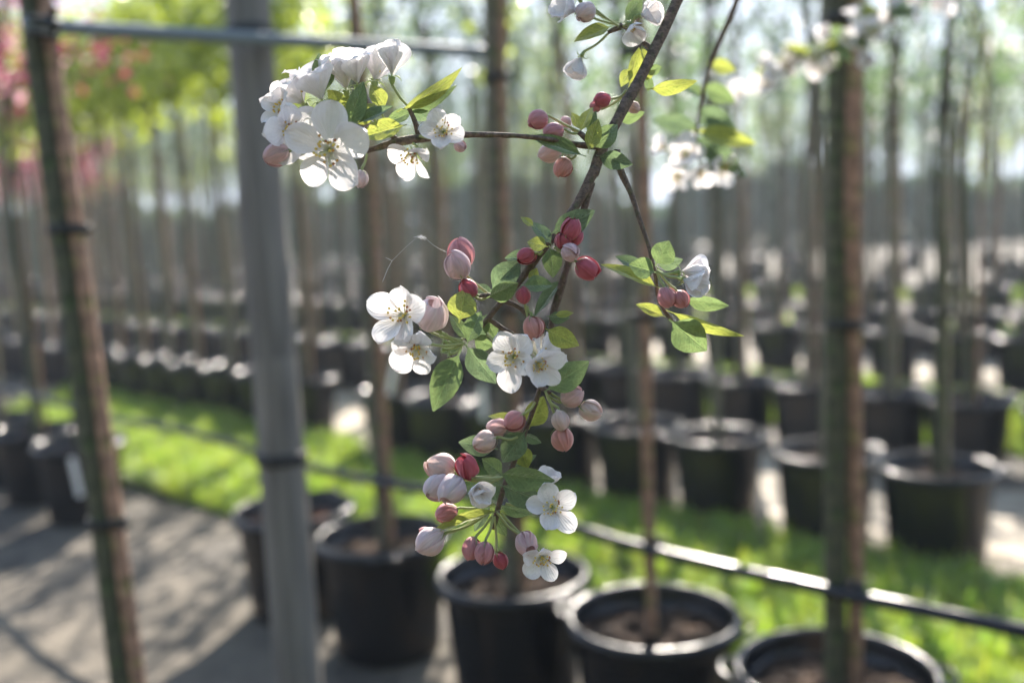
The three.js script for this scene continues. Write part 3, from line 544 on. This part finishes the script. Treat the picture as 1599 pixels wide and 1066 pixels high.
// around the main branch at the top
{
  const D = 0.645;
  flower(902, 18, D, 40, [-0.85, 0.1, 0.4], 48, 0.3, [972, 40]); flower(905, -2, D + 0.01, 34, [-0.5, 0.8, 0.3], 45, 0.9, [972, 38]);
  bud(914, 20, D - 0.006, 15, [-0.6, -0.5, 0.5], 'white', [966, 40]);
  flower(1000, 24, D - 0.004, 34, [0.7, -0.1, 0.6], 52, 0.2, [976, 42]); flower(984, 38, D - 0.008, 30, [0.35, -0.8, 0.5], 50, 0.8, [974, 40], { missing: [2] });
  flower(908, 88, D - 0.004, 34, [-0.35, -0.9, 0.2], 62, 0.3, [952, 50]);
  leaf(950, 43, 896, 62, 28, D - 0.004, 30, 2); leaf(978, 30, 1004, -6, 26, D, 25, 1); leaf(984, 128, 997, 74, 24, D - 0.01, 25, 2); leaf(1010, 105, 1000, 72, 18, D - 0.01, 40, 2); leaf(1012, 112, 1034, 104, 16, D - 0.012, 20, 1);
  leaf(985, 108, 968, 132, 22, D - 0.012, 30, 2); leaf(1020, 138, 1090, 128, 26, D - 0.012, 45, 2); leaf(1012, 142, 1012, 112, 18, D - 0.01, 30, 1); leaf(1003, 120, 1026, 112, 14, D - 0.014, 30, 2);
  bud(940, 156, D - 0.02, 12, [-0.7, -0.2, 0.5], 'deep', [978, 140]); bud(930, 166, D - 0.012, 8, [-0.7, 0.2, 0.3], 'pink', [970, 152]);
  bud(840, 187, D - 0.026, 14, [-0.85, -0.4, 0.3], 'pink', [905, 205]); bud(864, 206, D - 0.03, 14, [-0.85, -0.35, 0.4], 'pink', [908, 208]); bud(879, 262, D - 0.03, 14, [-0.35, -0.9, 0.2], 'salmon', [900, 242]); bud(858, 239, D - 0.006, 16, [-0.8, -0.3, 0.1], 'cream', [905, 225]); bud(884, 190, D - 0.01, 8, [-0.5, 0.6, 0], 'pale', [905, 208]);
  bud(990, 168, D - 0.01, 9, [0.5, -0.5, 0.3], 'cream', [972, 172]);
  leaf(904, 240, 826, 214, 26, D - 0.035, 20, 1); leaf(920, 232, 934, 186, 24, D - 0.04, 5, 2); leaf(930, 228, 968, 193, 32, D - 0.036, 10, 1); leaf(908, 202, 921, 163, 22, D - 0.03, -30, 2); leaf(938, 244, 988, 256, 28, D - 0.03, 20, 0); leaf(920, 205, 930, 172, 18, D - 0.028, -30, 1); leaf(905, 200, 894, 175, 18, D - 0.02, 20, 2); leaf(968, 186, 1008, 176, 20, D + 0.006, 40, 1);
}
// middle cluster
{
  const D = 0.6;
  bud(890, 359, D - 0.008, 15, [0.25, 0.9, 0.2], 'deep', [868, 384], 1); bud(879, 376, D - 0.006, 13, [-0.1, 0.5, 0.5], 'deep', [866, 386]); bud(899, 371, D - 0.004, 12, [0.6, 0.5, 0.2], 'deep', [868, 386]); bud(891, 394, D - 0.012, 14, [0.5, -0.3, 0.75], 'pale', [866, 386]); bud(916, 418, D - 0.008, 16, [0.8, -0.5, 0.2], 'deep', [890, 402], 1);
  bud(822, 400, D - 0.006, 13, [-0.85, -0.3, 0.3], 'deep', [848, 392]); bud(817, 461, D - 0.008, 12, [-0.2, 0.9, 0.35], 'deep', [824, 500]); bud(833, 511, D - 0.006, 16, [0.15, -1, 0.15], 'salmon', [823, 478]);
  bud(719, 395, D + 0.004, 20, [-0.1, 0.95, 0.1], 'pink', [765, 460]); bud(713, 414, D - 0.008, 20, [-0.35, 0.75, 0.4], 'pale', [748, 462]); bud(731, 450, D - 0.004, 14, [-0.6, 0.7, 0.2], 'deep', [760, 464]);
  leaf(866, 362, 932, 331, 38, D - 0.004, 20, 0); leaf(859, 378, 832, 342, 26, D - 0.006, 35, 0); leaf(832, 352, 814, 337, 12, D - 0.006, 20, 2); leaf(852, 384, 824, 375, 24, D - 0.01, 10, 2); leaf(859, 389, 868, 432, 32, D - 0.006, -15, 1); leaf(826, 402, 788, 402, 24, D + 0.012, 20, 0);
  leaf(771, 450, 814, 408, 44, D - 0.004, 10, 0); leaf(766, 462, 808, 440, 36, D - 0.012, 40, 1); leaf(718, 497, 727, 451, 44, D - 0.012, 5, 2); leaf(731, 532, 750, 485, 31, D - 0.014, -20, 1); leaf(714, 558, 675, 642, 46, D - 0.016, 8, 1); leaf(732, 545, 775, 598, 40, D + 0.004, 10, 0);
  leaf(820, 445, 864, 446, 28, D - 0.01, -25, 1); leaf(828, 438, 838, 418, 16, D - 0.004, 20, 2); leaf(874, 440, 836, 496, 22, D + 0.012, 40, 0); leaf(858, 494, 890, 499, 20, D, 25, 0); leaf(868, 491, 896, 489, 11, D - 0.004, 10, 2); leaf(857, 516, 904, 542, 32, D - 0.006, 10, 2); leaf(859, 606, 922, 566, 42, D - 0.004, 8, 1);
  leaf(727, 528, 706, 488, 22, D + 0.008, 30, 1); leaf(735, 528, 770, 492, 26, D + 0.008, 20, 0); leaf(765, 463, 738, 442, 24, D + 0.01, 20, 0); leaf(742, 530, 770, 540, 26, D + 0.008, 15, 1); leaf(722, 535, 690, 552, 24, D + 0.008, 25, 1); leaf(760, 500, 775, 530, 22, D + 0.01, 0, 1);
  flower(632, 493, D - 0.012, 56, [-0.28, 0.12, 0.95], 34, 0.25, [722, 534, 0.012]); flower(653, 540, D - 0.018, 46, [-0.12, -0.55, 0.8], 30, 1.3, [724, 536, 0.018]);
  bud(672, 492, D - 0.004, 24, [0.25, 0.55, 0.6], 'white', [722, 530], 1);
  flower(803, 556, D - 0.014, 50, [-0.2, -0.12, 0.95], 26, 0.85, [760, 520, 0.014]); flower(838, 566, D - 0.022, 46, [0.35, -0.3, 0.85], 40, 0.5, [800, 520, 0.03]); flower(840, 560, D + 0.004, 42, [0.6, 0.3, 0.4], 35, 0.2, [812, 540]);
  for (const [x, y] of [[688, 520], [692, 533], [690, 545], [700, 552]]) { const g = new THREE.Group(); g.name = 'spent_flower'; apple.add(g); const c = at(x, y, D - 0.002); g.position.copy(local(c)); const cx = mesh('calyx', calyxGeo[0], M.sepal, g), N = fromView(-0.9, 0.1, 0.3); cx.quaternion.copy(zTo(N, x)); cx.scale.setScalar(0.009); stalk(g, at(724, 535, D).sub(c), N.multiplyScalar(-0.003), 0.0008, 0.0008); }
}
// lower clusters
{
  const D = 0.606;
  bud(894, 618, D, 17, [0.7, 0.4, 0.4], 'pale', [850, 608]); bud(923, 640, D, 16, [0.85, -0.3, 0.2], 'cream', [858, 612]); bud(876, 656, D - 0.006, 14, [0.2, -0.95, 0.3], 'cream', [852, 612]); bud(879, 685, D - 0.002, 18, [0.15, -0.9, 0.4], 'salmon', [856, 614]);
  bud(803, 657, D - 0.006, 15, [-0.75, -0.5, 0.3], 'pink', [836, 628]); bud(776, 668, D + 0.002, 14, [-0.9, 0, 0.3], 'pale', [812, 670]); bud(757, 690, D - 0.008, 17, [-0.9, -0.3, 0.4], 'cream', [808, 682]);
  bud(729, 730, D - 0.01, 17, [-0.3, 0.7, 0.4], 'deep', [785, 744], 1); bud(688, 730, D, 22, [-0.8, 0.4, 0.3], 'cream', [780, 742]); bud(684, 760, D - 0.008, 20, [-0.7, -0.4, 0.5], 'white', [780, 744]); bud(707, 764, D - 0.014, 20, [-0.4, -0.6, 0.6], 'white', [782, 746], 1);
  flower(742, 762, D - 0.012, 36, [0.35, -0.2, 0.85], 62, 0.3, [782, 746]);
  bud(697, 801, D, 15, [-0.8, -0.3, 0.2], 'pink', [772, 786]); bud(672, 846, D - 0.006, 20, [-0.85, -0.45, 0.25], 'white', [764, 800]); bud(664, 832, D + 0.004, 9, [-0.8, 0.4, 0.2], 'pink', [760, 798]); bud(737, 857, D - 0.004, 15, [-0.3, -0.9, 0.25], 'pink', [768, 806]); bud(756, 864, D - 0.01, 15, [-0.1, -0.95, 0.3], 'pink', [770, 806]); bud(782, 875, D, 12, [0.35, -0.85, 0.2], 'deep', [772, 806]); bud(822, 848, D - 0.008, 17, [0.3, -0.3, 0.85], 'pale', [776, 800], 1);
  flower(862, 792, D - 0.014, 44, [0.08, 0.12, 0.95], 24, 0.55, [790, 786, 0.016]); flower(846, 868, D - 0.008, 40, [0.1, -0.3, 0.9], 28, 0.2, [782, 800, 0.012]); flower(852, 760, D + 0.004, 30, [0.3, 0.8, 0.2], 50, 0.4, [796, 780]);
  leaf(817, 677, 782, 722, 40, D - 0.004, 10, 0); leaf(770, 700, 716, 690, 32, D + 0.01, 10, 0); leaf(828, 664, 848, 618, 36, D + 0.012, 10, 2); leaf(815, 660, 764, 644, 20, D + 0.008, 30, 2); leaf(812, 698, 824, 732, 28, D + 0.006, 0, 2); leaf(786, 741, 866, 748, 40, D - 0.016, 18, 1); leaf(788, 760, 852, 786, 38, D - 0.002, 12, 0); leaf(770, 800, 672, 836, 22, D - 0.004, 55, 2); leaf(775, 780, 760, 742, 26, D + 0.008, 20, 0); leaf(782, 738, 752, 716, 26, D + 0.006, 20, 1); leaf(800, 724, 838, 712, 22, D + 0.01, 30, 0); leaf(770, 800, 790, 838, 24, D + 0.008, 20, 1); leaf(764, 790, 742, 830, 22, D + 0.01, 30, 0); leaf(785, 790, 830, 810, 24, D + 0.012, 30, 1); leaf(820, 678, 846, 690, 20, D + 0.01, 40, 0);
}
// sprig on the right
{
  const D = 0.612;
  flower(1062, 425, D - 0.004, 44, [0.95, 0.1, 0.25], 66, 0.4, [1026, 418]); flower(1066, 436, D - 0.01, 38, [0.7, -0.3, 0.5], 62, 0.9, [1026, 422]);
  bud(1042, 464, D - 0.008, 14, [0.2, -0.9, 0.35], 'pink', [1026, 424]); bud(1064, 467, D - 0.006, 13, [0.4, -0.8, 0.3], 'pink', [1030, 426]);
  leaf(1026, 410, 1044, 376, 40, D - 0.008, 15, 1); leaf(1020, 424, 982, 414, 34, D - 0.006, 12, 1); leaf(1022, 446, 940, 410, 24, D - 0.002, 35, 2); leaf(1004, 420, 960, 402, 22, D + 0.008, 30, 0); leaf(1053, 505, 1106, 550, 52, D - 0.006, 8, 1); leaf(1056, 490, 1162, 528, 22, D, 40, 2); leaf(1074, 468, 1138, 476, 24, D + 0.01, 25, 1); leaf(1034, 492, 994, 474, 20, D, 20, 2); leaf(1030, 414, 1066, 404, 22, D + 0.006, 30, 0);
}
// second, nearer-to-the-back twig of the same tree
{
  const D = 0.95;
  for (const [x, y, R, n] of [[1072, 240, 34, [-0.3, 0, 0.9]], [1060, 272, 30, [-0.5, -0.5, 0.6]], [1126, 262, 30, [0.4, -0.4, 0.8]], [1095, 265, 26, [0, -0.7, 0.5]], [1040, 232, 24, [-0.8, 0.2, 0.4]]]) flower(x, y, D, R, n, 30, x, [1086, 225]);
  for (const l of [[1092, 205, 1180, 226, 30, 2], [1094, 170, 1150, 200, 30, 0], [1090, 215, 1168, 275, 34, 0], [1088, 200, 1020, 185, 30, 0], [1096, 150, 1060, 130, 26, 1], [1100, 135, 1150, 160, 28, 1], [1088, 222, 1130, 240, 28, 1], [1110, 100, 1150, 110, 24, 2], [1095, 190, 1140, 180, 26, 0]]) leaf(l[0], l[1], l[2], l[3], l[4], D + rr(-0.02, 0.02), rr(-10, 40), l[5]);
}
// blossom sprays hanging from the crown over the two-tone stake
{
  const D = 1.55, twigP = [[1480, -60], [1400, 10], [1320, 60], [1250, 90], [1180, 100]];
  twig('twig', [V(TX - 0.02, 2.0, TZ), V(0.86, 1.95, -1.3), ...twigP.map(([x, y]) => at(x, y, D))], [0.006, 0.004, 0.003, 0.002], 50);
  for (let i = 0; i < 40; i++) { const t = rnd() * 3.99, k = Math.floor(t), f = t - k, x = twigP[k][0] * (1 - f) + twigP[k + 1][0] * f, y = twigP[k][1] * (1 - f) + twigP[k + 1][1] * f; flower(x + gauss() * 55, y + 12 + gauss() * 34, D + gauss() * 0.05, rr(18, 24), [gauss(), gauss(), rr(0.2, 1)], rr(20, 50), rnd() * 6, [x, y]); }
  for (let i = 0; i < 26; i++) { const t = rnd() * 3.99, k = Math.floor(t), f = t - k, x = twigP[k][0] * (1 - f) + twigP[k + 1][0] * f, y = twigP[k][1] * (1 - f) + twigP[k + 1][1] * f, a = rnd() * 6.28; leaf(x, y, x + Math.cos(a) * 44, y + Math.sin(a) * 36, rr(16, 22), D + gauss() * 0.05, rr(-40, 40), Math.floor(rnd() * 3)); }
}
// cobweb scraps caught in the air beside the branch
{
  const g = thing('cobweb', 'tiny wisp of cobweb with fluff beside the pink buds', 'cobweb');
  const D = 0.6, T = (a, r) => tube(a.map(([x, y]) => at(x, y, D)), [r, r], 4, 12);
  mesh('thread', mergeGeometries([T([[597, 440], [606, 418], [612, 407]], 0.00007), T([[612, 407], [640, 380], [657, 369], [680, 385], [700, 395]], 0.00005), T([[612, 407], [602, 402]], 0.00006)]), M.silk, g);
  const f = []; for (let i = 0; i < 12; i++) f.push(T([[656, 370], [656 + gauss() * 5, 369 + gauss() * 3], [657 + gauss() * 11, 371 + gauss() * 5]], 0.00012));
  mesh('fluff', mergeGeometries(f), M.silk, g);
}

renderer.render(scene, camera);
